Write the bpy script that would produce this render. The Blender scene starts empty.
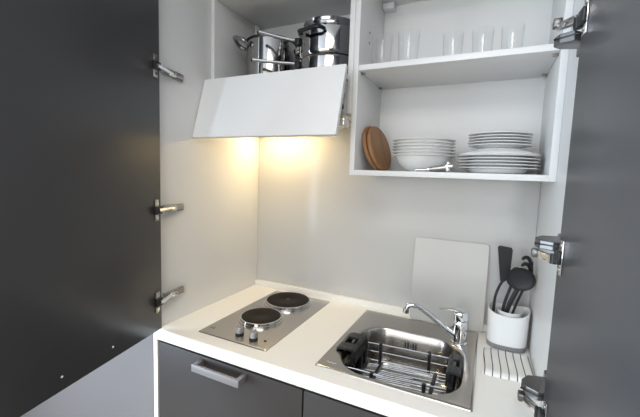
import bpy, bmesh, math, random
from math import cos, sin, pi, radians
from mathutils import Vector, Matrix
random.seed(4)
S = bpy.context.scene
COL = S.collection

# ------------------------------------------------------------------ materials
def mat(name, col, rough=.5, metal=0, spec=.5, bump=None, noise=None, coat=0, emit=None, aniso=0, trans=0, ior=1.45):
    m = bpy.data.materials.new(name); m.use_nodes = True
    nt = m.node_tree; b = nt.nodes['Principled BSDF']
    b.inputs['Base Color'].default_value = (*col, 1)
    b.inputs['Roughness'].default_value = rough
    b.inputs['Metallic'].default_value = metal
    b.inputs['Specular IOR Level'].default_value = spec
    b.inputs['Coat Weight'].default_value = coat
    b.inputs['Anisotropic'].default_value = aniso
    b.inputs['Transmission Weight'].default_value = trans
    b.inputs['IOR'].default_value = ior
    if emit:
        b.inputs['Emission Color'].default_value = (*emit[0], 1); b.inputs['Emission Strength'].default_value = emit[1]
    if bump or noise:
        tc = nt.nodes.new('ShaderNodeTexCoord'); mp = nt.nodes.new('ShaderNodeMapping')
        sc, amt = bump or noise[:2]
        mp.inputs['Scale'].default_value = sc if isinstance(sc, tuple) else (sc, sc, sc)
        n = nt.nodes.new('ShaderNodeTexNoise'); n.inputs['Scale'].default_value = 1; n.inputs['Detail'].default_value = 3
        nt.links.new(tc.outputs['Object'], mp.inputs['Vector']); nt.links.new(mp.outputs['Vector'], n.inputs['Vector'])
        if bump:
            bp = nt.nodes.new('ShaderNodeBump'); bp.inputs['Strength'].default_value = amt; bp.inputs['Distance'].default_value = .001
            nt.links.new(n.outputs['Fac'], bp.inputs['Height']); nt.links.new(bp.outputs['Normal'], b.inputs['Normal'])
        if noise:
            r = nt.nodes.new('ShaderNodeValToRGB')
            r.color_ramp.elements[0].position = .3; r.color_ramp.elements[1].position = .7
            r.color_ramp.elements[0].color = (*col, 1); r.color_ramp.elements[1].color = (*noise[2], 1)
            nt.links.new(n.outputs['Fac'], r.inputs['Fac']); nt.links.new(r.outputs['Color'], b.inputs['Base Color'])
    return m

M = dict(
    white=mat('white_melamine', (.74, .74, .735), .42, bump=(400, .03)),
    edge=mat('white_edge_band', (.8, .8, .8), .35),
    splash=mat('gloss_splash_laminate', (.56, .56, .55), .16, spec=.45),
    counter=mat('worktop_laminate', (.88, .865, .83), .38, bump=(300, .03)),
    dark=mat('anthracite_laminate', (.050, .050, .055), .33, spec=.5, bump=(500, .02)),
    front=mat('anthracite_front', (.041, .036, .035), .38, spec=.5),
    steel=mat('brushed_steel', (.56, .54, .52), .27, 1, bump=((900, 6, 900), .06)),
    bowl=mat('satin_steel', (.47, .445, .415), .22, 1),
    gunmetal=mat('dark_hinge_metal', (.17, .163, .158), .33, .9),
    polish=mat('polished_steel', (.62, .61, .60), .1, 1),
    pot=mat('pot_steel', (.40, .39, .385), .09, 1),
    chrome=mat('chrome', (.78, .79, .81), .07, 1),
    nickel=mat('hinge_nickel', (.44, .42, .40), .28, 1),
    grey_metal=mat('grey_pressed_metal', (.30, .285, .275), .36, .85),
    handle=mat('grey_handle', (.33, .32, .33), .42, .5),
    iron=mat('cast_iron', (.011, .008, .007), .6, 0, .22, bump=((300, 300, 300), .15)),
    black=mat('black_plastic', (.012, .012, .013), .38),
    nylon=mat('black_nylon', (.018, .018, .02), .5),
    porcelain=mat('porcelain', (.80, .80, .79), .14, coat=.2),
    wood=mat('beech_wood', (.36, .19, .085), .5, noise=((6, 60, 6), 0, (.26, .125, .05))),
    wood2=mat('dark_bead', (.06, .035, .02), .6),
    whiteplastic=mat('white_plastic', (.82, .82, .82), .3),
    capgrey=mat('cover_cap_plastic', (.74, .75, .76), .3),
    greyplastic=mat('grey_plastic', (.24, .24, .25), .45),
    board=mat('board_plastic', (.52, .515, .495), .16, spec=.5),
    wall=mat('painted_wall', (.63, .62, .64), .7, bump=(250, .05)),
    retwall=mat('shade_toned_wall', (.165, .152, .152), .7, bump=(250, .05)),  # left wall: its shade is put into this darkened base colour
    rightwall=mat('room_dark_wall', (.10, .095, .09), .6, bump=(250, .05)),
    roomwall=mat('room_wall_paint', (.30, .29, .28), .7, bump=(250, .05)),
    ceil=mat('ceiling_paint', (.8, .8, .8), .8, bump=(200, .04)),
    floor=mat('floor_laminate', (.22, .17, .12), .45, noise=((2, 24, 2), 0, (.30, .24, .17))),
    lamp=mat('lamp_lens', (.9, .85, .7), .3, emit=((1, .74, .36), 14)),
    red=mat('red_dot', (.12, .03, .02), .5),
    mark=mat('etched_mark', (.09, .085, .08), .5, .4),
    palemark=mat('pale_etched_mark', (.85, .85, .84), .6, .2),
    hole=mat('shelf_hole', (.03, .03, .035), .7),
    lidglass=mat('lid_dark_steel', (.34, .34, .35), .12, 1),
)
def glass_mat():
    m = bpy.data.materials.new('clear_glass'); m.use_nodes = True; nt = m.node_tree
    nt.nodes.remove(nt.nodes['Principled BSDF'])
    t = nt.nodes.new('ShaderNodeBsdfTransparent'); t.inputs['Color'].default_value = (.994, .996, .997, 1)
    g = nt.nodes.new('ShaderNodeBsdfGlossy'); g.inputs['Roughness'].default_value = .03
    lw = nt.nodes.new('ShaderNodeLayerWeight'); lw.inputs['Blend'].default_value = .5
    pw = nt.nodes.new('ShaderNodeMath'); pw.operation = 'POWER'; pw.inputs[1].default_value = 4
    nt.links.new(lw.outputs['Facing'], pw.inputs[0])
    fr = nt.nodes.new('ShaderNodeMath'); fr.operation = 'MULTIPLY_ADD'; fr.inputs[1].default_value = .55; fr.inputs[2].default_value = .03
    nt.links.new(pw.outputs[0], fr.inputs[0])
    mx = nt.nodes.new('ShaderNodeMixShader')
    nt.links.new(fr.outputs[0], mx.inputs[0]); nt.links.new(t.outputs[0], mx.inputs[1]); nt.links.new(g.outputs[0], mx.inputs[2])
    nt.links.new(mx.outputs[0], nt.nodes['Material Output'].inputs['Surface'])
    return m
M['glass'] = glass_mat()
def cloth_mat():
    m = mat('striped_cotton', (.78, .77, .75), .85, spec=.2); nt = m.node_tree; b = nt.nodes['Principled BSDF']
    tc = nt.nodes.new('ShaderNodeTexCoord'); sp = nt.nodes.new('ShaderNodeSeparateXYZ'); nt.links.new(tc.outputs['Object'], sp.inputs[0])
    # wobble with y, then one thin stripe per 21 mm of x
    sn = nt.nodes.new('ShaderNodeMath'); sn.operation = 'SINE'
    ml = nt.nodes.new('ShaderNodeMath'); ml.operation = 'MULTIPLY'; ml.inputs[1].default_value = 28
    nt.links.new(sp.outputs['Y'], ml.inputs[0]); nt.links.new(ml.outputs[0], sn.inputs[0])
    am = nt.nodes.new('ShaderNodeMath'); am.operation = 'MULTIPLY_ADD'; am.inputs[1].default_value = .0022
    nt.links.new(sn.outputs[0], am.inputs[0]); nt.links.new(sp.outputs['X'], am.inputs[2])
    dv = nt.nodes.new('ShaderNodeMath'); dv.operation = 'MULTIPLY'; dv.inputs[1].default_value = 1/.0215
    nt.links.new(am.outputs[0], dv.inputs[0])
    fr = nt.nodes.new('ShaderNodeMath'); fr.operation = 'FRACT'; nt.links.new(dv.outputs[0], fr.inputs[0])
    lt = nt.nodes.new('ShaderNodeMath'); lt.operation = 'LESS_THAN'; lt.inputs[1].default_value = .14; nt.links.new(fr.outputs[0], lt.inputs[0])
    mx = nt.nodes.new('ShaderNodeMix'); mx.data_type = 'RGBA'
    mx.inputs[6].default_value = (.78, .77, .75, 1); mx.inputs[7].default_value = (.08, .08, .085, 1)
    nt.links.new(lt.outputs[0], mx.inputs[0]); nt.links.new(mx.outputs[2], b.inputs['Base Color'])
    return m
M['cloth'] = cloth_mat()

# ------------------------------------------------------------------ builder
def wloc(o):
    v = Vector((0, 0, 0))
    while o is not None: v += o.location; o = o.parent
    return v
class B:
    """collects shapes in world coordinates; build() links them as one mesh object"""
    def __init__(s): s.bm = bmesh.new()
    def box(s, a, b, bev=0, rot=None, seg=2):
        a = Vector(a); b = Vector(b); c = (a+b)/2; d = b-a
        g = bmesh.ops.create_cube(s.bm, size=1); vs = g['verts']
        mt = Matrix.Translation(c) @ (rot.to_4x4() if rot else Matrix()) @ Matrix.Diagonal((abs(d.x), abs(d.y), abs(d.z), 1))
        bmesh.ops.transform(s.bm, matrix=mt, verts=vs)
        if bev:
            es = list({e for v in vs for e in v.link_edges})
            bmesh.ops.bevel(s.bm, geom=es, offset=bev, segments=seg, profile=.5, affect='EDGES', clamp_overlap=True)
        return s
    def prism(s, pts, z0, z1):          # horizontal outline extruded in z
        v0 = [s.bm.verts.new((p[0], p[1], z0)) for p in pts]; v1 = [s.bm.verts.new((p[0], p[1], z1)) for p in pts]
        n = len(pts)
        s.bm.faces.new(v0[::-1]); s.bm.faces.new(v1)
        for i in range(n): s.bm.faces.new((v0[i], v0[(i+1) % n], v1[(i+1) % n], v1[i]))
        return s
    def poly_extrude(s, pts, off):      # any planar outline extruded by a vector
        off = Vector(off); v0 = [s.bm.verts.new(p) for p in pts]; v1 = [s.bm.verts.new(Vector(p)+off) for p in pts]
        n = len(pts)
        s.bm.faces.new(v0[::-1]); s.bm.faces.new(v1)
        for i in range(n): s.bm.faces.new((v0[i], v0[(i+1) % n], v1[(i+1) % n], v1[i]))
        return s
    def loft(s, rings, close0=True, close1=True, cyclic=False):
        R = [[s.bm.verts.new(p) for p in r] for r in rings]; n = len(R[0])
        rng = range(len(R)) if cyclic else range(len(R)-1)
        for i in rng:
            A, C = R[i], R[(i+1) % len(R)]
            for j in range(n): s.bm.faces.new((A[j], A[(j+1) % n], C[(j+1) % n], C[j]))
        if not cyclic:
            if close0: s.bm.faces.new(R[0][::-1])
            if close1: s.bm.faces.new(R[-1])
        return s
    def lathe(s, c, prof, seg=48, axis=None, cyclic=False):   # prof: (r, h) about axis through c
        q = Vector((0, 0, 1)).rotation_difference(Vector(axis)) if axis is not None else None
        rings = []
        for r, h in prof:
            ring = []
            for j in range(seg):
                a = 2*pi*j/seg; p = Vector((max(r, 1e-5)*cos(a), max(r, 1e-5)*sin(a), h))
                if q: p = q @ p
                ring.append(p+Vector(c))
            rings.append(ring)
        return s.loft(rings, cyclic=cyclic)
    def cyl(s, p, q, r, r2=None, seg=24):
        d = Vector(q)-Vector(p); return s.lathe(p, [(r, 0), (r if r2 is None else r2, d.length)], seg, d)
    def tube(s, pts, r, seg=10, flat=None, up=None):
        pts = [Vector(p) for p in pts]; n = len(pts); rings = []
        rr = r if isinstance(r, (list, tuple)) else [r]*n
        prev = None
        for i, p in enumerate(pts):
            t = (pts[min(i+1, n-1)]-pts[max(i-1, 0)]).normalized()
            if prev is None:
                u = Vector(up) if up else (Vector((0, 0, 1)) if abs(t.z) < .9 else Vector((1, 0, 0)))
            else: u = prev
            u = (u-t*u.dot(t)).normalized(); prev = u; w = t.cross(u)
            f = flat if flat else 1
            rings.append([p+u*(rr[i]*cos(2*pi*j/seg)*f)+w*(rr[i]*sin(2*pi*j/seg)) for j in range(seg)])
        return s.loft(rings)
    def sphere(s, c, r, scale=(1, 1, 1), seg=24):
        g = bmesh.ops.create_uvsphere(s.bm, u_segments=seg, v_segments=seg//2, radius=r)
        bmesh.ops.transform(s.bm, matrix=Matrix.Translation(c) @ Matrix.Diagonal((*scale, 1)), verts=g['verts']); return s
    def xform(s, m): bmesh.ops.transform(s.bm, matrix=m, verts=s.bm.verts[:]); return s
    def build(s, name, m, parent=None, origin=None, smooth=True, bev=0, sub=0, ang=35):
        bm = s.bm
        bmesh.ops.recalc_face_normals(bm, faces=bm.faces[:])
        o0 = Vector(origin) if origin is not None else (wloc(parent) if parent is not None else Vector((0, 0, 0)))
        bmesh.ops.transform(bm, matrix=Matrix.Translation(-o0), verts=bm.verts[:])
        me = bpy.data.meshes.new(name); bm.to_mesh(me); bm.free()
        me.materials.append(m if not isinstance(m, str) else M[m])
        o = bpy.data.objects.new(name, me); COL.objects.link(o)
        if parent is not None: o.parent = parent; o.location = o0-wloc(parent)
        else: o.location = o0
        if smooth:
            for p in me.polygons: p.use_smooth = True
            me.set_sharp_from_angle(angle=radians(ang))
        if bev:
            md = o.modifiers.new('bevel', 'BEVEL'); md.width = bev; md.segments = 2; md.limit_method = 'ANGLE'; md.angle_limit = radians(40)
            md.harden_normals = False
        if sub:
            md = o.modifiers.new('subd', 'SUBSURF'); md.levels = sub; md.render_levels = sub
        return o
def tag(o, label, cat, group=None):
    o['label'] = label; o['category'] = cat
    if group: o['group'] = group
    return o
def thing(name, loc, label, cat, group=None):
    o = bpy.data.objects.new(name, None); COL.objects.link(o); o.location = loc; o.empty_display_size = .05
    return tag(o, label, cat, group)
def struct(name, b, m, **k):
    o = b.build(name, m, smooth=False, **k); o['kind'] = 'structure'; return o
def rrect(x0, x1, y0, y1, r, n=8):
    P = []
    for cx, cy, a0 in ((x1-r, y1-r, 0), (x0+r, y1-r, 90), (x0+r, y0+r, 180), (x1-r, y0+r, 270)):
        for k in range(n+1):
            a = radians(a0+90*k/n); P.append((cx+r*cos(a), cy+r*sin(a)))
    return P
def smoothpath(pts, n=6):
    pts = [Vector(p) for p in pts]; out = []
    for i in range(len(pts)-1):
        p0 = pts[max(i-1, 0)]; p1 = pts[i]; p2 = pts[i+1]; p3 = pts[min(i+2, len(pts)-1)]
        for k in range(n):
            t = k/n
            out.append(.5*((2*p1)+(p2-p0)*t+(2*p0-5*p1+4*p2-p3)*t*t+(3*p1-p0-3*p2+p3)*t**3))
    out.append(pts[-1]); return out

# ------------------------------------------------------------------ key sizes
W = 1.206; C = .9; FY = -.6; TOP = 2.163; CD = -.2976; XC = .598; ZC = 1.4746; T = .018; ZS = 1.8266
CT = .042

# ------------------------------------------------------------------ setting
struct('floor', B().box((-1.4, -3.8, -.05), (2.6, .06, 0)), 'floor')
struct('ceiling', B().box((-1.4, -3.8, 2.5), (2.6, .06, 2.55)), 'ceil')
struct('wall_back', B().box((-.1, .022, 0), (1.32, .06, 2.5)), 'wall')
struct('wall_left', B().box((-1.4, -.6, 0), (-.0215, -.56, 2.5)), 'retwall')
struct('wall_right', B().box((W+.021, -.6, 0), (2.6, -.56, 2.5)), 'wall')
struct('wall_above', B().box((-.0215, -.6, 2.325), (W+.021, -.56, 2.5)), 'wall')
wy0, wy1 = -3.7, -1.35
b = B().box((-1.44, -3.8, 0), (-1.4, -.56, .6)).box((-1.44, -3.8, 2.3), (-1.4, -.56, 2.5))
b.box((-1.44, -3.8, .6), (-1.4, wy0, 2.3)).box((-1.44, wy1, .6), (-1.4, -.56, 2.3))
struct('wall_outer_left', b, 'roomwall')
b = B()
for y in (wy0, (wy0+wy1)/2-.025, wy1-.05): b.box((-1.45, y, .6), (-1.39, y+.05, 2.3))
b.box((-1.45, wy0, .6), (-1.39, wy1, .65)).box((-1.45, wy0, 2.25), (-1.39, wy1, 2.3))
struct('window_2', b, 'edge')
struct('wall_outer_right', B().box((2.6, -3.8, 0), (2.64, -.56, 2.5)), 'rightwall')
wx0, wx1, wz0, wz1 = -.4, 1.8, .7, 2.3
b = B().box((-1.4, -3.84, 0), (2.6, -3.8, wz0)).box((-1.4, -3.84, wz1), (2.6, -3.8, 2.5))
b.box((-1.4, -3.84, wz0), (wx0, -3.8, wz1)).box((wx1, -3.84, wz0), (2.6, -3.8, wz1))
struct('wall_rear', b, 'roomwall')
b = B()
for x in (wx0, (wx0+wx1)/2-.025, wx1-.05): b.box((x, -3.86, wz0), (x+.05, -3.79, wz1))
b.box((wx0, -3.86, wz0), (wx1, -3.79, wz0+.05)).box((wx0, -3.86, wz1-.05), (wx1, -3.79, wz1))
struct('window_1', b, 'edge')

# ------------------------------------------------------------------ tall carcass and splashback
tag(B().box((-.02, FY, 0), (0, .02, 2.32)).build('tall_side_panel', 'white', origin=(-.01, -.3, 0), smooth=False, bev=.0008),
    'tall white side panel left of the hob', 'panel')
tag(B().box((W, FY, 0), (W+.02, .02, 2.32)).build('tall_side_panel', 'white', origin=(W+.01, -.3, 0), smooth=False, bev=.0008),
    'tall white side panel right of the sink, beside the utensil holder', 'panel')
tag(B().box((.0006, FY, 2.301), (W-.0006, -.0005, 2.32)).build('top_panel', 'white', origin=(.6, -.3, 2.3), smooth=False),
    'white panel roofing the kitchenette above both wall cabinets', 'panel')
tag(B().box((.0012, 0, .0005), (W-.0012, .014, 2.3)).build('splashback', 'splash', origin=(.6, 0, C), smooth=False),
    'glossy pale grey splashback panel behind the hob and sink', 'splashback')

# ------------------------------------------------------------------ worktop
wt = thing('worktop', (.6, FY, C-CT), 'white laminate worktop running wall to wall under the hob and sink', 'worktop')
sx0, sx1, sy0, sy1 = .6075, 1.046, -.542, -.044
b = B()
hx0, hx1, hy0, hy1 = .1458, .4358, -.5486, -.0386
def slab(b, x0, x1, y0, y1): b.box((x0, y0, C-CT), (x1, y1, C))
# one slab with two cut-outs, built on a grid of shared vertices
def grid_slab(b, xs, ys, z0, z1, skip):
    V = {}
    def v(i, j, k):
        if (i, j, k) not in V: V[(i, j, k)] = b.bm.verts.new((xs[i], ys[j], (z0, z1)[k]))
        return V[(i, j, k)]
    cells = {(i, j) for i in range(len(xs)-1) for j in range(len(ys)-1)} - skip
    for i, j in cells:
        b.bm.faces.new((v(i, j, 1), v(i+1, j, 1), v(i+1, j+1, 1), v(i, j+1, 1)))
        b.bm.faces.new((v(i, j, 0), v(i, j+1, 0), v(i+1, j+1, 0), v(i+1, j, 0)))
        for (di, dj), (p, q) in {(-1, 0): ((0, 0), (0, 1)), (1, 0): ((1, 1), (1, 0)), (0, -1): ((1, 0), (0, 0)), (0, 1): ((0, 1), (1, 1))}.items():
            if (i+di, j+dj) not in cells:
                b.bm.faces.new((v(i+p[0], j+p[1], 0), v(i+p[0], j+p[1], 1), v(i+q[0], j+q[1], 1), v(i+q[0], j+q[1], 0)))
grid_slab(b, [.0006, hx0+.02, hx1-.02, sx0+.012, sx1-.012, W-.0006], [FY, -.537, -.52, -.07, -.06, -.0005], C-CT, C, {(1, 2), (3, 1), (3, 2), (3, 3)})
b.build('slab', 'counter', wt, smooth=False, bev=.0015)
B().box((.0008, -.018, C), (W-.0008, -.0005, C+.028), .002).build('upstand', 'counter', wt)

# ------------------------------------------------------------------ base units
def base(x0, x1, label, withhandle):
    t = thing('base_cabinet', ((x0+x1)/2, -.3, 0), label, 'cabinet')
    b = B().box((x0, -.575, .1), (x0+.016, -.02, .855)).box((x1-.016, -.575, .1), (x1, -.02, .855))
    b.box((x0+.016, -.575, .1), (x1-.016, -.02, .116)).box((x0+.016, -.03, .116), (x1-.016, -.02, .855)).box((x0+.02, -.54, 0), (x1-.02, -.525, .1))
    b.build('carcass', 'white', t, smooth=False)
    f = B().box((x0+.0015, -.597, .11), (x1-.0015, -.5765, .849), .001).build('front_panel', 'front', t)
    if withhandle:
        b = B().box((.208, -.640, .816), (.400, -.630, .840), .0012)
        b.box((.208, -.632, .818), (.222, -.597, .840), .001).box((.386, -.632, .818), (.400, -.597, .840), .001)
        b.build('handle', 'handle', f)
base(.002, .5995, 'anthracite base unit front with grey bar handle under the hob', True)
base(.6015, W-.002, 'anthracite base unit front without a handle under the sink', False)

# ------------------------------------------------------------------ wall cabinet on the right
wc = thing('wall_cabinet', ((XC+W)/2, -.15, ZC), 'white open wall cabinet holding plates, bowls and glasses', 'cabinet')
B().box((XC, CD, ZC), (XC+T, -.001, TOP), .0008).build('side_panel', 'white', wc)
B().box((W-.0005-T, CD, ZC), (W-.0005, -.001, TOP), .0008).build('side_panel', 'white', wc)
B().box((XC+T, CD, ZC), (W-.0005-T, -.001, ZC+T), .0008).build('bottom_panel', 'white', wc)
B().box((XC+T, CD, TOP-T), (W-.0005-T, -.001, TOP), .0008).build('top_panel', 'white', wc)
B().box((XC+T, -.018, ZC+T), (W-.0005-T, -.010, TOP-T)).build('back_panel', 'white', wc, smooth=False)
sh = B().box((XC+T+.0005, CD+.003, ZS), (W-.001-T, -.0185, ZS+.018), .0008).build('shelf', 'edge', wc)
for x, s in ((XC+T, 1), (W-.0005-T, -1)):
    for y in (CD+.035, -.05):
        B().box((x, y-.006, ZS-.006), (x+s*.013, y+.006, ZS-.0003), .001).build('shelf_pin', 'grey_metal', wc)
B().box((XC+T+.001, -.062, 2.122), (XC+T+.046, -.0185, TOP-T-.001), .003).build('hanger_cover', 'capgrey', wc)
B().box((W-.02-.045, -.062, 2.122), (W-.02, -.0185, TOP-T-.001), .003).build('hanger_cover', 'capgrey', wc)
for z in (1.985, 1.949):
    B().cyl((XC+T-.002, -.195, z), (XC+T+.0008, -.195, z), .0042, seg=16).build('shelf_hole', 'hole', wc)

# ------------------------------------------------------------------ wall cabinet over the hob + extractor
hc = thing('wall_cabinet', (.3, -.17, 1.84), 'white open wall cabinet above the extractor, holding the pots', 'cabinet')
HY = -.335
B().box((.0006, HY, 1.685), (T, -.001, TOP), .0008).build('side_panel', 'white', hc)
B().box((XC-.001-T, CD, 1.685), (XC-.001, -.001, TOP), .0008).build('side_panel', 'white', hc)
B().box((T, HY, TOP-T), (XC-.001-T, -.001, TOP), .0008).build('top_panel', 'white', hc)
B().box((T, HY+.01, 1.80), (XC-.001-T, -.001, 1.818), .0008).build('bottom_panel', 'white', hc)
B().box((T, -.018, 1.818), (XC-.001-T, -.010, TOP-T)).build('back_panel', 'white', hc, smooth=False)
B().box((T+.001, -.075, 2.098), (T+.012, -.045, TOP-T-.001), .003).build('hanger_cover', 'capgrey', hc)

eh = thing('extractor_hood', (.3, -.17, 1.62), 'built-in extractor hood with tilted white flap and lit lamp above the hob', 'extractor hood')
B().box((T+.002, -.30, 1.68), (XC-.003-T, -.012, 1.798), .003).build('hood_body', 'white', eh)
# the flap leans out at the bottom
ft, fb = Vector((0, -.372, 1.828)), Vector((0, -.436, 1.598))
d = (fb-ft).normalized(); nn = Vector((0, d.z, -d.y)) * -1
if nn.y < 0: nn = -nn
fx0, fx1 = .003, .602
b = B().poly_extrude([Vector((fx0, ft.y, ft.z)), Vector((fx1, ft.y, ft.z)), Vector((fx1, fb.y, fb.z)), Vector((fx0, fb.y, fb.z))], nn*.016)
b.build('flap', 'edge', eh, smooth=False, bev=.001)
b = B()
b.box((.566, -.345, 1.66), (.574, -.325, 1.815), .001).box((.556, -.352, 1.735), (.582, -.322, 1.75), .001)
am = b.build('lift_arm', 'grey_metal', eh)
B().box((.562, -.35, 1.695), (.580, -.322, 1.712), .002).build('clip', 'black', am)
B().box((.560, -.36, 1.634), (.597, -.2985, 1.664), .005).build('lift_hinge', 'polish', eh)
B().box((.05, -.297, 1.674), (.55, -.16, 1.6805), .002).build('grease_filter', 'steel', eh)
lens = B().box((.06, -.12, 1.676), (.36, -.075, 1.6805), .0015).build('lamp_lens', 'lamp', eh)

# ------------------------------------------------------------------ tall doors with hinges
def hinge_left(door, z, tilt):
    h = B().box((.0275, -.634, z-.033), (.0405, -.6105, z+.033), .001)
    D0 = Vector((.031, -.605, z)); ang = math.atan2(.21715, .97614)
    R = Matrix.Rotation(ang, 4, 'Z')
    def onD(b): return b.xform(Matrix.Translation(D0) @ R)
    # door-local: +x away from the inner face, -y along the door towards its free edge
    h = onD(B().box((.0, -.030, -.036), (.0025, -.012, .036), .0008)).build('hinge', 'nickel', door)
    for s in (-1, 1): onD(B().cyl((.0022, -.021, s*.024), (.0036, -.021, s*.024), .0055, seg=16)).build('screw', 'chrome', h)
    onD(B().box((.0025, -.036, -.014), (.010, -.004, .014), .002)).build('hinge_cup', 'black', h)
    b = B().tube([D0+Vector((.012, -.018, 0)), D0+Vector((.005, .012, 0)), Vector((.020, -.562, z)), Vector((.016, -.54, z-.001))], .0085, 8, flat=.8)
    b.build('hinge_arm', 'chrome', h)
    b = B().box((.008, -.556, z-.011), (.022, -.525, z+.009), .003)
    b.build('link', 'polish', h)
    rot = Matrix.Rotation(tilt, 4, 'X'); ct = Vector((.006, -.528, z))
    b = B().poly_extrude([(-.006, -.046, -.011), (-.006, .042, -.013), (-.006, .042, .013), (-.006, -.046, .011)], (.012, 0, 0))
    b.xform(Matrix.Translation(ct) @ rot); b.build('mounting_plate', 'grey_metal', h, smooth=False, bev=.002)
    b = B().box((.006, -.012, -.006), (.010, .040, .009), .002); b.xform(Matrix.Translation(ct) @ rot); b.build('cover_cap', 'nickel', h)

def door_mesh(P, ang, width, z0, z1, side):
    """P: hinge edge of the inner face; the door runs from P at ang from -y; side: which way the thickness goes"""
    b = B().box((0, -width, z0), (side*.019, 0, z1), .001)
    return b.xform(Matrix.Translation((P[0], P[1], 0)) @ Matrix.Rotation(ang, 4, 'Z'))
angL = math.atan2(.21715, .97614)
dl = thing('tall_cabinet_door', (.031, -.605, .909), 'dark anthracite tall door standing open beside the hob', 'door')
door_mesh((.031, -.605), angL, .62, .909, 2.30, -1).build('door_leaf', 'dark', dl)
for z, t in ((1.806, -.10), (1.333, .0), (1.012, .05)): hinge_left(dl, z, t)
for (x, y, z) in ((.078, -.815, .945), (.112, -.97, .945)):
    nv = Vector((cos(angL), sin(angL), 0)); B().lathe(Vector((x, y, z)), [(.0032, 0), (.003, .0012), (.0015, .002)], 12, nv).build('screw_cap', 'whiteplastic', dl)

angR = radians(5.5)
PR = (1.177, -.606)
dr = thing('tall_cabinet_door', (*PR, .909), 'dark anthracite tall door standing open beside the sink, catching daylight', 'door')
door_mesh(PR, angR, .62, .909, 2.30, 1).build('door_leaf', 'dark', dr)
def hinge_right(door, z, s, lift=0):
    D0 = Vector((*PR, z)); R = Matrix.Rotation(angR, 4, 'Z')
    def onD(b): return b.xform(Matrix.Translation(D0) @ R)
    h = onD(B().box((-.003, -.034, -.034), (0, -.012, .034), .0008)).build('hinge', 'chrome', door)
    for q in (-1, 1): onD(B().cyl((-.0045, -.023, q*.024), (-.0028, -.023, q*.024), .005, seg=16)).build('screw', 'nickel', h)
    onD(B().box((-.010, -.036, -.013), (-.003, -.006, .013), .002)).build('hinge_cup', 'black', h)
    # block screwed to the carcass panel, folded arm beside it
    zb = z-s*.013
    b = B().poly_extrude([(W, -.575, zb-.016), (W, -.470, zb-.016), (W, -.470, zb+.016), (W, -.575, zb+.016)], (-.012, 0, 0))
    b.build('mounting_plate', 'gunmetal', h, smooth=False, bev=.003)
    b = B().poly_extrude([(W-.011, -.560, zb-.014), (1.172, -.575, zb-.011), (1.148, -.560, zb-.011), (1.142, -.535, zb-.009), (1.156, -.512, zb-.007), (W-.011, -.500, zb-.007)], (0, 0, .020))
    b.build('hinge_body', 'gunmetal', h, smooth=False, bev=.002)
    dvec = Vector((1.146, -.552, 0))-Vector((1.172, -.602, 0)); aa = math.atan2(-dvec.x, dvec.y); L = dvec.length/2
    b = B().box((-.0075, -L, -.0075), (.0075, L, .0075), .002)
    b.xform(Matrix.Translation((1.159, -.577, z+s*.009)) @ Matrix.Rotation(aa, 4, 'Z') @ Matrix.Rotation(-.05*s+lift*14, 4, 'X')); b.build('hinge_arm', 'chrome', h)
    B().cyl((1.171, -.601, z+s*.009-.010-lift), (1.171, -.601, z+s*.009+.010-lift), .0075, seg=16).build('pivot', 'black', h)
    B().box((1.136, -.562, z+s*.009-.009+lift), (1.152, -.540, z+s*.009+.009+lift), .003).build('end_stop', 'gunmetal', h)
    b = B().box((-.003, -.024, -.0015), (.003, .024, .0015), .0008)
    b.xform(Matrix.Translation((1.1605, -.5665, zb)) @ Matrix.Rotation(1.01, 4, 'Z')); b.build('link', 'black', h)
for z, s, l in ((1.780, 1, .011), (1.326, -1, 0), (.990, -1, 0)): hinge_right(dr, z, s, l)

# ------------------------------------------------------------------ hob
hb = thing('electric_hob', (.2908, -.2936, C), 'two-plate electric hob with steel top set in the worktop', 'hob')
b = B()
rings = []
for ins, z in ((0, C+.0002), (.0006, C+.0018), (.0022, C+.0032), (.009, C+.0036), (.014, C+.0031), (.02, C+.003)):
    rings.append([(x, y, z) for x, y in rrect(hx0+ins, hx1-ins, hy0+ins, hy1-ins, .005, 5)])
b.loft(rings, close0=True, close1=True).build('hob_top', 'steel', hb)
def burner(x, y, r, dot):
    z = C+.003
    rg = B().lathe((x, y, z), [(r+.011, 0), (r+.011, .003), (r+.007, .004), (r+.006, .0115), (r+.0005, .0125), (r-.002, .009), (r-.002, 0)], 64).build('burner_ring', 'polish', hb)
    pl = B().lathe((x, y, z), [(r-.0025, 0), (r-.0005, .011), (r-.002, .0145), (r-.006, .0155), (.022, .0155), (.0205, .0145), (0.0, .0145)], 64).build('hotplate', 'iron', hb)
    if dot: B().lathe((x, y, z+.0146), [(.0085, 0), (.008, .0006), (0, .0006)], 20).build('red_centre_dot', 'red', pl)
burner(.277, -.349, .0755, False)
burner(.276, -.144, .0930, True)
for x, y in ((.288, -.494), (.352, -.500)):
    k = B().lathe((x, y, C+.0035), [(.0150, 0), (.0150, .005), (.0135, .006)], 28).build('knob', 'black', hb)
    kb = B().lathe((x, y, C+.009), [(.0135, 0), (.0150, .001), (.0142, .018), (.0125, .0205), (0, .021)], 28).build('knob_cap', 'handle', k)
    B().box((x-.003, y-.0125, C+.028), (x+.003, y+.0125, C+.0325), .0012).build('grip_bar', 'handle', k)
B().lathe((.396, -.494, C+.003), [(.005, 0), (.0048, .0014), (0, .0018)], 16).build('indicator_lamp', 'black', hb)
b = B().box((.166, -.512, C+.0028), (.169, -.498, C+.0034)).box((.169, -.5005, C+.0028), (.176, -.498, C+.0034)).box((.178, -.512, C+.0028), (.181, -.498, C+.0034))
b.build('etched_mark', 'mark', hb, smooth=False)

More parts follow.
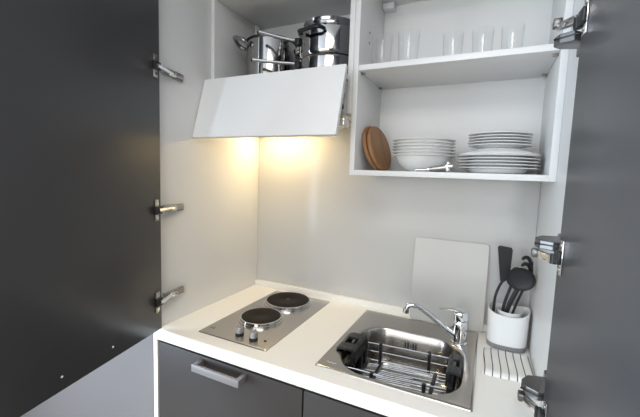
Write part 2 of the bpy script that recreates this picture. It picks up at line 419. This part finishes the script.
# ------------------------------------------------------------------ sink
sk = thing('kitchen_sink', (.83, -.30, C), 'stainless steel inset sink with rounded bowl right of the hob', 'sink')
b = B()
bx0, bx1, by0, by1, br = .652, 1.012, -.527, -.172, .105
N = 12
def ring_o(ins, z): return [(x, y, z) for x, y in rrect(sx0+ins, sx1-ins, sy0+ins, sy1-ins, max(.006-ins, .003), N)]
def ring_b(ins, z): return [(x, y, z) for x, y in rrect(bx0+ins, bx1-ins, by0+ins, by1-ins, br-ins, N)]
rings = [ring_o(0, C+.0002), ring_o(.0006, C+.0018), ring_o(.0022, C+.0034), ring_o(.008, C+.0042), ring_o(.012, C+.0035)]
rings += [ring_b(-.002, C+.0035), ring_b(.002, C+.002), ring_b(.006, C-.006), ring_b(.012, C-.09), ring_b(.018, C-.128), ring_b(.035, C-.146), ring_b(.06, C-.150), ring_b(.102, C-.152)]
b.loft(rings, close0=False, close1=True)
b.build('sink_bowl', 'bowl', sk, ang=50)
dn = B().lathe((.83, -.33, C-.1505), [(.045, 0), (.044, .002), (.036, .0025), (.033, -.0), (0, -.0)], 40).build('drain', 'polish', sk)
B().lathe((.83, -.33, C-.1505), [(.026, 0), (.025, .004), (.006, .005), (.005, .012), (0, .0125)], 32).build('drain_plug', 'chrome', dn)
b = B()
for k, (x, hgt) in enumerate([(.806, .012), (.8155, .012), (.825, .005), (.8345, .012), (.844, .012)]):
    b.box((x-.0028, by1-.0115, C-.046-hgt), (x+.0028, by1-.0065, C-.046+hgt), .001)
b.build('overflow_slots', 'hole', sk)
pts = [(.632+.004*i, -.508+.003*sin(i*1.9), C+.0036) for i in range(9)]
B().tube(pts, .0012, 6, flat=.3).build('etched_mark', 'palemark', sk)

# ------------------------------------------------------------------ tap
fx, fy = .987, -.168
tp = thing('mixer_tap', (fx, fy, C+.0035), 'chrome single lever mixer tap on the sink deck', 'tap')
z0 = C+.0036
B().lathe((fx, fy, z0), [(.027, 0), (.027, .005), (.0235, .008), (.0225, .036), (.0235, .040), (.0238, .070), (.022, .077), (.0205, .081), (0, .081)], 40).build('tap_body', 'chrome', tp)
sp = smoothpath([(fx-.010, fy-.003, z0+.024), (fx-.045, fy-.013, z0+.046), (fx-.100, fy-.030, z0+.090), (fx-.132, fy-.040, z0+.112), (fx-.152, fy-.046, z0+.119), (fx-.171, fy-.051, z0+.117), (fx-.178, fy-.053, z0+.104)], 6)
n = len(sp); spo = B().tube(sp, [.0112-.0022*min(1, i/(n*.5)) for i in range(n)], 16).build('spout', 'chrome', tp)
B().cyl((fx-.1785, fy-.0532, z0+.106), (fx-.180, fy-.0535, z0+.090), .0115, seg=20).build('aerator', 'polish', spo)
b = B()
b.lathe((fx, fy, z0), [(.0195, .0815), (.0238, .084), (.0245, .104), (.0225, .112), (.014, .117), (0, .118)], 36)
b.xform(Matrix.Translation((fx, fy, z0+.09)) @ Matrix.Rotation(radians(-6), 4, 'Y') @ Matrix.Translation((-fx, -fy, -z0-.09)))
lv = b.build('lever_head', 'chrome', tp)
path = smoothpath([(fx+.014, fy+.002, z0+.106), (fx-.012, fy-.002, z0+.115), (fx-.040, fy-.006, z0+.117), (fx-.072, fy-.012, z0+.113)], 5)
nn_ = len(path); B().tube(path, [.017-.0105*(i/(nn_-1)) for i in range(nn_)], 14, flat=.40).build('lever', 'chrome', lv)
B().cyl((fx-.0225, fy-.008, z0+.055), (fx-.0255, fy-.009, z0+.055), .004, seg=14).build('temperature_dot', 'mark', tp)

# ------------------------------------------------------------------ in-sink dish rack
rk = thing('dish_rack', (.83, -.35, C-.13), 'extending wire dish rack with black ends hung inside the sink', 'dish rack')
ry0, ry1 = -.458, -.262
def rack_end(xo, s, yo, k=1.0):
    # frame panel with open slots, then a hooked grip over the rim; s = +1 faces right end
    y0, y1 = ry0+yo, ry1+yo
    b = B()
    X = lambda a: xo+s*a
    def bx(a0, a1, ya, yb, za, zb, bev=.003): b.box((min(X(a0), X(a1)), ya, za), (max(X(a0), X(a1)), yb, zb), bev)
    bx(-.010, .006, y0, y0+.022, C-.110, C-.012); bx(-.010, .006, y1-.022, y1, C-.110, C-.012)
    bx(-.010, .006, y0, y1, C-.118, C-.096); bx(-.010, .006, y0, y1, C-.034, C-.010)
    bx(-.008, .004, (y0+y1)/2-.05, (y0+y1)/2-.034, C-.11, C-.02); bx(-.008, .004, (y0+y1)/2+.034, (y0+y1)/2+.05, C-.11, C-.02)
    e = b.build('end_frame', 'black', rk)
    b = B()
    ym = (y0+y1)/2
    # grip: a bent plate rising from the frame and hooking over the rim, with a slot through it
    prof = [(-.016, C-.030), (-.016, C+.012), (-.008, C+.019), (.016, C+.018), (.024, C+.010), (.024, C+.0060), (.014, C+.0085), (.004, C+.011), (-.004, C+.006), (-.005, C-.030)]
    for ya, yb in ((ym-.060, ym-.022), (ym+.022, ym+.060)):
        b.poly_extrude([(X(a*k if a > 0 else a), ya, z) for a, z in prof], (0, yb-ya, 0))
    b.poly_extrude([(X(a), ym-.0225, z) for a, z in prof[:3]+[(-.001, C+.0185), (.0, C+.012), (-.004, C+.006), (-.005, C-.030)]], (0, .045, 0))
    b.poly_extrude([(X(a), ym-.0225, z) for a, z in [(.017*k, C+.0175), (.024*k, C+.010), (.024*k, C+.006), (.016*k, C+.008)]], (0, .045, 0))
    b.build('grip', 'black', e, bev=.0015)
rack_end(.680, -1, -.008, 2.1); rack_end(.984, 1, .012)
XL, XR = .682, .978
def rod(x0, y0, x1, y1, z, z1=None): B().cyl((x0, y0, z), (x1, y1, z if z1 is None else z1), .0021, seg=10).build('wire_rod', 'chrome', rk)
for y, z in ((ry1-.004, C-.022), (ry1-.002, C-.052), (ry1-.006, C-.082)):
    rod(XL, y-.012, .74, y-.006, z); rod(.735, y-.008, .905, y+.008, z+.002); rod(.90, y+.012, XR, y+.018, z)
for y, z in ((ry0+.004, C-.022), (ry0+.002, C-.055), (ry0+.006, C-.085)):
    rod(XL, y-.012, .80, y-.006, z); rod(.76, y-.02, XR, y+.014, z+.003)
for k in range(9):
    y = ry0+.018+k*.0215
    rod(.742, y-.012, XR, y+.014, C-.088)
    if k % 2 == 0: rod(XL, y-.022, .86, y+.002, C-.094)
def clip(x, y, z0, z1):
    B().box((x-.0055, y-.006, z0), (x+.0055, y+.006, z1), .0018).build('rod_clip', 'black', rk)
clip(.738, ry1-.012, C-.092, C-.014); clip(.902, ry1+.008, C-.092, C-.014)
clip(.765, ry0-.014, C-.098, C-.014); clip(.915, ry0+.004, C-.098, C-.014)
for x, ya, yb in ((.745, ry0-.01, ry1-.012), (.925, ry0+.008, ry1+.008)):
    B().box((x-.006, ya, C-.099), (x+.006, yb, C-.084), .002).build('cross_bar', 'black', rk)

# ------------------------------------------------------------------ board behind the tap
bw0, bw1, bh = .788, 1.061, .334
pts = [(x, z) for x, z in rrect(bw0, bw1, 0, bh, .014, 6)]
b = B().poly_extrude([(x, 0, z) for x, z in pts], (0, -.005, 0))
lean = math.atan2(.030, bh)
b.xform(Matrix.Translation((0, -.0335, C+.0006)) @ Matrix.Rotation(-lean, 4, 'X'))
tag(b.build('cutting_board', 'board', origin=((bw0+bw1)/2, -.034, C), bev=.001),
    'glossy pale grey board leaning on the splashback behind the tap', 'cutting board')

# ------------------------------------------------------------------ utensil holder and utensils
ucx, ucy = 1.134, -.098
uh = thing('utensil_holder', (ucx, ucy, C), 'white oval utensil holder with grey base beside the tap', 'utensil holder')
def sup(a, bb, z, n=40, e=.72, tilt=0):
    P = []
    for k in range(n):
        t = 2*pi*k/n; x = a*math.copysign(abs(cos(t))**e, cos(t)); y = bb*math.copysign(abs(sin(t))**e, sin(t))
        P.append((ucx+x, ucy+y, z(x, y) if callable(z) else z))
    return P
rim = lambda x, y: C+.128+.010*(x/.06)**2*(1 if x > 0 else .7)-.008*(y < 0)*(abs(y)/.055)
R = [sup(.0605, .052, C+.018), sup(.0615, .053, C+.024), sup(.0635, .055, C+.118)]
R += [sup(.064, .0555, rim), sup(.061, .0525, rim), sup(.0585, .050, C+.116), sup(.056, .048, C+.03)]
B().loft(R).build('holder_body', 'whiteplastic', uh, ang=50)
B().loft([sup(.0585, .050, C+.0003), sup(.0605, .052, C+.002), sup(.0605, .052, C+.018)]).build('base_band', 'greyplastic', uh)
b = B().lathe((ucx+.004, ucy-.004, C+.032), [(.034, 0), (.040, .096), (.0425, .100), (.0385, .0985), (.036, .094), (.033, .003), (0, .003)], 40)
b.build('inner_cup', 'whiteplastic', uh)

def U(label, name, cat): return thing(name, label[1], label[0], cat, 'black kitchen tools in the holder')
# flat turner
t = U(('black slotted-free turner, the flat tallest tool in the white holder', (1.083, -.085, C+.04)), 'spatula', 'spatula')
hp = smoothpath([(1.089, -.092, C+.035), (1.088, -.090, C+.11), (1.090, -.088, C+.165), (1.101, -.086, C+.205), (1.112, -.085, C+.228)], 5)
B().tube(hp, [.0075]*len(hp), 10, flat=.6).build('handle', 'nylon', t)
outl = [(1.101, C+.222), (1.1165, C+.222), (1.1290, C+.245), (1.1310, C+.338), (1.1270, C+.346), (1.0900, C+.350), (1.0845, C+.344)]
b = B().poly_extrude([(x, -.088-.10*(z-C-.22), z) for x, z in outl], (0, .004, 0))
b.build('blade', 'nylon', t, bev=.0012, smooth=False)
# serving spoon / ladle: a broad disc bowl
t = U(('black round-headed spoon, the broadest tool in front of the holder', (1.12, -.09, C+.04)), 'serving_spoon', 'spoon')
hp = smoothpath([(1.116, -.100, C+.036), (1.126, -.108, C+.12), (1.146, -.116, C+.19), (1.158, -.118, C+.222)], 5)
B().tube(hp, [.0078]*len(hp), 10, flat=.6, up=(0, 1, 0)).build('handle', 'nylon', t)
b = B()
prof = [(.0, .0), (.018, .001), (.030, .004), (.0365, .010), (.0385, .016), (.0375, .0165), (.034, .012), (.026, .008), (.012, .005), (0, .0045)]
b.lathe((0, 0, 0), prof, 40); b.xform(Matrix.Translation((1.159, -.119, C+.252)) @ Matrix.Rotation(radians(10), 4, 'Y') @ Matrix.Rotation(radians(-82), 4, 'X') @ Matrix.Rotation(pi, 4, 'X') @ Matrix.Diagonal((1.12, 1.06, 1, 1)))
b.build('spoon_head', 'nylon', t)
# pasta server with curled prongs
t = U(('black pasta server with curled prongs, rightmost tool in the holder', (1.15, -.085, C+.04)), 'pasta_server', 'pasta server')
hp = smoothpath([(1.138, -.090, C+.036), (1.146, -.092, C+.11), (1.166, -.100, C+.19), (1.182, -.100, C+.235)], 5)
B().tube(hp, [.0062]*len(hp), 10, flat=.65).build('handle', 'nylon', t)
b = B()
b.tube(smoothpath([(1.180, -.101, C+.228), (1.190, -.094, C+.252), (1.190, -.090, C+.285), (1.184, -.092, C+.30)], 5), [.010]+[.013]*12+[.013, .012, .009], 12, flat=.45, up=(1, 0, 0))
for k, (dx, dz) in enumerate(((-.004, .0), (.0, .022), (.0, .044))):
    b.tube(smoothpath([(1.190+dx, -.092, C+.252+dz), (1.180+dx, -.100, C+.272+dz), (1.168+dx, -.108, C+.276+dz), (1.160+dx, -.114, C+.269+dz)], 4), [.0062]*9+[.0055, .005, .0045, .0036], 8)
b.build('pronged_head', 'nylon', t)
# thin tool whose handle shows between the others
t = U(('black tool showing only a thin slanting handle behind the spoon', (1.10, -.08, C+.04)), 'kitchen_tool', 'kitchen tool')
hp = smoothpath([(1.120, -.088, C+.036), (1.118, -.082, C+.125), (1.136, -.068, C+.20), (1.148, -.064, C+.235)], 5)
B().tube(hp, [.0048]*len(hp), 10).build('handle', 'nylon', t)
B().sphere((1.152, -.063, C+.252), .02, (1, .3, 1.1)).build('tool_head', 'nylon', t)

# ------------------------------------------------------------------ striped cloth
b = B()
cx0, cx1, cy0, cy1 = 1.066, 1.2025, -.338, -.158
nx, ny = 26, 20
rows = []
for j in range(ny+1):
    row = []
    for i in range(nx+1):
        u, v = i/nx, j/ny
        x = cx0+(cx1-cx0)*u+.004*(1-v)*(u-.5)*2*(u < .9); y = cy0+(cy1-cy0)*v-.003*sin(u*7)*(1-v)
        e = min(u, 1-u, v, 1-v); h = .0085*min(1, e/.07)**.5+.0009*sin(u*19+v*5)+.0007*sin(v*13)
        row.append(b.bm.verts.new((min(x, 1.2045), y, C+.0012+max(h, 0.0))))
    rows.append(row)
for j in range(ny):
    for i in range(nx): b.bm.faces.new((rows[j][i], rows[j][i+1], rows[j+1][i+1], rows[j+1][i]))
ed = [e for e in b.bm.edges if e.is_boundary]
g = bmesh.ops.extrude_edge_only(b.bm, edges=ed)
vs = [v for v in g['geom'] if isinstance(v, bmesh.types.BMVert)]
for v in vs: v.co.z = C+.0003
bmesh.ops.contextual_create(b.bm, geom=[e for e in g['geom'] if isinstance(e, bmesh.types.BMEdge) and e.is_boundary])
tag(b.build('dish_cloth', 'cloth', origin=(1.0665, -.25, C), ang=60), 'folded white cloth with thin dark stripes before the utensil holder', 'dish cloth')

# ------------------------------------------------------------------ crockery in the open cabinet
FZ = ZC+T
def bowl_mesh():
    R, h = .108, .058
    out = [(.0, .002), (.040, .002), (.041, 0), (.046, 0), (.048, .003), (.067, .012), (.0845, .028), (.093, .046), (.0955, h-.0045), (R-.001, h-.0028), (R, h-.0012), (R-.001, h), (.0945, h-.001), (.090, .046), (.0815, .030), (.064, .0155), (.045, .007), (0, .006)]
    return B().lathe((0, 0, 0), out, 64)
bcx, bcy = .822, -.158
bowl = None
ordinal = ['bottom', 'second from the bottom', 'third from the bottom', 'fourth from the bottom', 'fifth from the bottom', 'top']
for k in range(6):
    if bowl is None: o = bowl = bowl_mesh().build('bowl', 'porcelain')
    else: o = bowl.copy(); COL.objects.link(o)
    o.location = (bcx+[0, .0002, -.0002, .0002, .0003, 0][k], bcy, FZ+.0003+k*.0106)
    tag(o, {0: 'white porcelain bowl at the bottom of the bowl stack, side fully seen', 5: 'white porcelain bowl on top of the bowl stack'}.get(k, 'white porcelain bowl, %s in the bowl stack' % ordinal[k]), 'bowl', 'stacked white bowls in the cabinet')
def plate_mesh(R, h, foot):
    th = .0031
    out = [(0, .0018), (foot-.004, .0018), (foot-.003, 0), (foot, 0), (foot+.003, .0022), (R*.665, .0032), (R*.735, h-.0058), (R*.77, h-.0046), (R-.001, h-th*.8), (R, h-th*.4), (R-.001, h), (R*.765, h-.0046+th*.85), (R*.715, h-.0058+th*.85), (R*.64, .0032+th*.9), (0, .0018+th)]
    return B().lathe((0, 0, 0), out, 72)
def sloped_plate_mesh(R, h, foot):
    th = .0035
    out = [(0, .0018), (foot-.004, .0018), (foot-.003, 0), (foot, 0), (foot+.003, .0022), (R*.76, .0052), (R*.86, h*.55), (R-.001, h-th*.7), (R, h-th*.3), (R-.001, h), (R*.85, h*.55+th*.9), (R*.74, .0052+th*.8), (0, .0018+th)]
    return B().lathe((0, 0, 0), out, 72)
pcx, pcy = 1.0585, -.163
pl = None
PG = .0096
for k in range(6):
    if k == 5: o = sloped_plate_mesh(.1225, .0195, .076).build('dinner_plate', 'porcelain')
    elif pl is None: o = pl = plate_mesh(.1225, .0195, .072).build('dinner_plate', 'porcelain')
    else: o = pl.copy(); COL.objects.link(o)
    jx = [0, .001, -.001, .0008, -.0006, 0][k]
    if k < 5:
        o.location = (pcx+jx, pcy, FZ+.0003+k*PG)
    else:
        o.location = (pcx, pcy, FZ+.0003+4*PG+.0200+.0196); o.rotation_euler = (pi, 0, 0)
    tag(o, ['large white dinner plate at the bottom of the plate stack', 'large white dinner plate, second from the bottom of its stack', 'large white dinner plate, middle of the five upright ones', 'large white dinner plate, fourth from the bottom of its stack', 'large white dinner plate just under the upturned plate', 'large white dinner plate turned upside down under the small plates'][k], 'plate', 'large white plates in the cabinet')
ztop = FZ+.0003+4*PG+.0200+.0198
sp_ = None
for k in range(5):
    if sp_ is None: o = sp_ = plate_mesh(.0935, .0135, .052).build('dessert_plate', 'porcelain')
    else: o = sp_.copy(); COL.objects.link(o)
    o.location = (pcx+.002+[0, -.0008, .001, 0, -.0006][k], pcy, ztop+k*.0088)
    tag(o, ['small white plate at the bottom of the small stack', 'small white plate, second from the bottom of the small stack', 'small white plate in the middle of the small stack', 'small white plate, second from the top of the small stack', 'small white plate on top of the plate stack'][k], 'plate', 'small white plates in the cabinet')
# round wooden boards leaning on the left side
for k, (xb, nm) in enumerate(((.664, 'round wooden board touching the cabinet side, behind the other board'), (.681, 'round wooden board in front, nearest the bowls'))):
    Rr, th = (.086, .013) if k == 0 else (.085, .013)
    b = B().lathe((0, 0, 0), [(0, 0), (Rr-.003, 0), (Rr, .003), (Rr, th-.003), (Rr-.003, th), (0, th)], 64)
    lean = radians(16)
    # disc axis from +z to +x then lean its top towards the side panel
    b.xform(Matrix.Translation((xb, -.165, FZ+.0005)) @ Matrix.Rotation(radians(-9), 4, 'Z') @ Matrix.Rotation(-lean, 4, 'Y') @ Matrix.Translation((0, 0, Rr)) @ Matrix.Rotation(pi/2, 4, 'Y'))
    zmin = min(v.co.z for v in b.bm.verts); b.xform(Matrix.Translation((0, 0, FZ+.0005-zmin)))
    tag(b.build('round_wooden_board', 'wood', origin=(xb, -.165, FZ)), nm, 'wooden board', 'round wooden boards in the cabinet')
# corkscrew
ck = thing('corkscrew', (.87, -.27, FZ), 'silver corkscrew lying between the bowls and the large plates', 'corkscrew')
y = -.276
B().tube([(.822, y, FZ+.006), (.842, y, FZ+.0065), (.858, y, FZ+.0075)], [.0045, .0055, .0055], 12).build('tip', 'polish', ck)
B().lathe((.858, y, FZ+.0075), [(.007, 0), (.0078, .003), (.007, .006)], 16, (1, 0, .12)).build('collar', 'chrome', ck)
B().tube([(.864, y, FZ+.0085), (.885, y, FZ+.0115), (.905, y, FZ+.0145), (.914, y, FZ+.016)], [.0062, .0082, .0092, .0085], 14).build('shaft', 'nickel', ck)
b = B().box((.915, y-.006, FZ+.0010), (.924, y+.006, FZ+.034), .003); b.sphere((.921, y, FZ+.028), .0075).sphere((.9215, y, FZ+.008), .0075)
b.cyl((.912, y, FZ+.018), (.934, y, FZ+.020), .0075, .005)
b.build('wing_head', 'chrome', ck)
# tumblers
def tumbler():
    return B().lathe((0, 0, 0), [(0, .0002), (.026, .0002), (.028, .002), (.0325, .0965), (.0324, .0975), (.0319, .0975), (.0317, .0965), (.0272, .008), (.025, .006), (0, .0055)], 48)
tb = None
SHZ = ZS+.018
for k, (x, y, sc, lb) in enumerate(((.676, -.235, 1.10, 'clear glass tumbler nearest the left cabinet side'), (.766, -.235, 1.10, 'clear glass tumbler second from the left cabinet side'),
        (.902, -.200, .98, 'clear glass tumbler in the middle of the upper shelf'), (.990, -.200, .98, 'clear glass tumbler second from the right cabinet side'), (1.072, -.200, .98, 'clear glass tumbler nearest the right cabinet side'))):
    if tb is None: o = tb = tumbler().build('glass_tumbler', 'glass')
    else: o = tb.copy(); COL.objects.link(o)
    o.location = (x, y, SHZ+.0003); o.scale = (sc, sc, sc)
    tag(o, lb, 'glass', 'clear tumblers on the upper shelf')

# ------------------------------------------------------------------ pots above the extractor
PZ = 1.8185
# tall stock pot
pc = Vector((.164, -.150, PZ))
t = thing('stock_pot', pc, 'tall stainless stock pot with ring handle, left of the saucepans', 'pot')
R = .104; H = .198
B().lathe(pc, [(0, 0), (R-.006, 0), (R-.001, .006), (R, .02), (R, H-.004), (R+.004, H), (R+.003, H+.002), (R-.002, H-.002), (R-.003, .02), (R-.008, .006), (0, .005)], 64).build('pot_body', 'pot', t)
b = B().lathe(pc+Vector((0, 0, H-.006)), [(R+.0035, 0), (R+.005, .004), (R+.0035, .008), (R-.001, .0085), (R-.001, 0)], 64, cyclic=True); b.build('rim', 'black', t)
for a in (228, 48):
    a = radians(a); rad = Vector((cos(a), sin(a), 0)); tan = Vector((-sin(a), cos(a), 0)); c = pc+rad*R+Vector((0, 0, H-.028))
    pts = smoothpath([c-tan*.034, c-tan*.040+rad*.024+Vector((0, 0, .012)), c+rad*.050+Vector((0, 0, .028)), c+tan*.040+rad*.024+Vector((0, 0, .012)), c+tan*.034], 6)
    B().tube(pts, .0085, 12).build('loop_handle', 'lidglass', t)
# wide saucepan below, its long handle points left
pc = Vector((.452, -.175, PZ))
t = thing('saucepan', pc, 'lower steel saucepan of the right-hand pair, long handle pointing at the stock pot', 'saucepan', 'nested steel saucepans')
R = .122; H = .078
B().lathe(pc, [(0, 0), (R-.008, 0), (R-.001, .008), (R, .02), (R, H-.004), (R+.003, H), (R+.001, H+.002), (R-.003, H-.002), (R-.003, .02), (R-.010, .008), (0, .006)], 64).build('pan_body', 'pot', t)
def long_handle(p0, p1, root, droop=.0):
    p0 = Vector(p0); p1 = Vector(p1); m = p0.lerp(p1, .25)
    pts = smoothpath([p0, p0.lerp(p1, .1)+Vector((0, 0, .002)), p0.lerp(p1, .5)+Vector((0, 0, droop)), p1], 6); n = len(pts)
    h = B().tube(pts, [.0125-.003*sin(pi*i/(n-1)) for i in range(n)], 14, flat=.6).build('long_handle', 'polish', root)
    B().box(p0-Vector((.008, .014, .014)), p0+Vector((.012, .014, .012)), .004).build('handle_bracket', 'black', h)
    B().sphere(p1, .010, (1.1, 1, .6)).build('end_cap', 'black', h)
long_handle((.360, -.262, PZ+.062), (.197, -.318, PZ+.080), t)
pc2 = Vector((.452, -.175, PZ+.0785))
t = thing('saucepan', pc2, 'upper steel saucepan with loop grip and lid, on the lower saucepan', 'saucepan', 'nested steel saucepans')
R2 = .121; H2 = .104
B().lathe(pc2, [(0, 0.004), (R2-.012, .004), (R2-.005, .006), (R2-.001, .012), (R2, .02), (R2, H2-.004), (R2+.003, H2), (R2+.001, H2+.002), (R2-.003, H2-.002), (R2-.003, .02), (R2-.012, .012), (0, .010)], 64).build('pan_body', 'pot', t)
a = radians(-97); rad = Vector((cos(a), sin(a), 0)); tan = Vector((-sin(a), cos(a), 0)); c = pc2+rad*R2+Vector((0, 0, H2-.022))
pts = smoothpath([c-tan*.048, c-tan*.045+rad*.020, c-tan*.030+rad*.030+Vector((0, 0, -.002)), c+tan*.030+rad*.030+Vector((0, 0, -.002)), c+tan*.045+rad*.020, c+tan*.048], 5)
B().tube(pts, .0065, 12).build('loop_handle', 'black', t)
long_handle((.355, -.257, PZ+.146), (.222, -.316, PZ+.178), t)
b = B().lathe(pc2+Vector((0, 0, H2+.0022)), [(R2-.022, 0), (R2-.018, .003), (R2-.018, .026), (R2-.016, .030), (R2-.022, .032), (R2-.032, .034), (.03, .042), (0, .043)], 64)
b.build('lid', 'lidglass', t)

# ------------------------------------------------------------------ light
def area(name, loc, rot, sx, sy, power, col):
    L = bpy.data.lights.new(name, 'AREA'); L.shape = 'RECTANGLE'; L.size = sx; L.size_y = sy; L.energy = power; L.color = col
    o = bpy.data.objects.new(name, L); COL.objects.link(o); o.location = loc; o.rotation_euler = rot; return o
area('window_daylight', ((wx0+wx1)/2, -3.78, (wz0+wz1)/2), (radians(90), 0, 0), 2.1, 1.5, 20, (1, .96, .90))
area('side_window_daylight', (-1.38, (wy0+wy1)/2, 1.45), (radians(90), 0, radians(-90)), 2.25, 1.55, 130, (.70, .85, 1))
area('overhead_fill', (1.25, -2.2, 2.46), (0, 0, 0), .9, .9, 21, (1, .93, .84))  # added fill light overhead, out of view, no fixture behind it
area('hood_lamp', (.17, -.098, 1.672), (radians(-4), 0, 0), .22, .035, .9, (1, .76, .42))
w = bpy.data.worlds.new('World'); S.world = w; w.use_nodes = True
w.node_tree.nodes['Background'].inputs['Color'].default_value = (.78, .88, 1, 1)
w.node_tree.nodes['Background'].inputs['Strength'].default_value = 1.5

# ------------------------------------------------------------------ camera
yaw, pitch, roll, f = .4472, -.0971, .0348, 348.0436
fw = Vector((-sin(yaw)*cos(pitch), cos(yaw)*cos(pitch), sin(pitch)))
ri = Vector((cos(yaw), sin(yaw), 0)); up = ri.cross(fw)
r_ = cos(roll)*ri+sin(roll)*up; u_ = -sin(roll)*ri+cos(roll)*up
cam = bpy.data.cameras.new('camera'); cam.sensor_width = 36; cam.lens = 36*f/640; cam.clip_start = .02
co = bpy.data.objects.new('camera', cam); COL.objects.link(co)
co.matrix_world = Matrix(((r_.x, u_.x, -fw.x, 1.0394), (r_.y, u_.y, -fw.y, -1.4412), (r_.z, u_.z, -fw.z, 1.4721), (0, 0, 0, 1)))
S.camera = co
S.view_settings.view_transform = 'Standard'; S.view_settings.look = 'None'; S.view_settings.gamma = 1
S.view_settings.use_curve_mapping = False; S.view_settings.exposure = .42
S.cycles.max_bounces = 12; S.cycles.transparent_max_bounces = 12; S.cycles.caustics_reflective = False
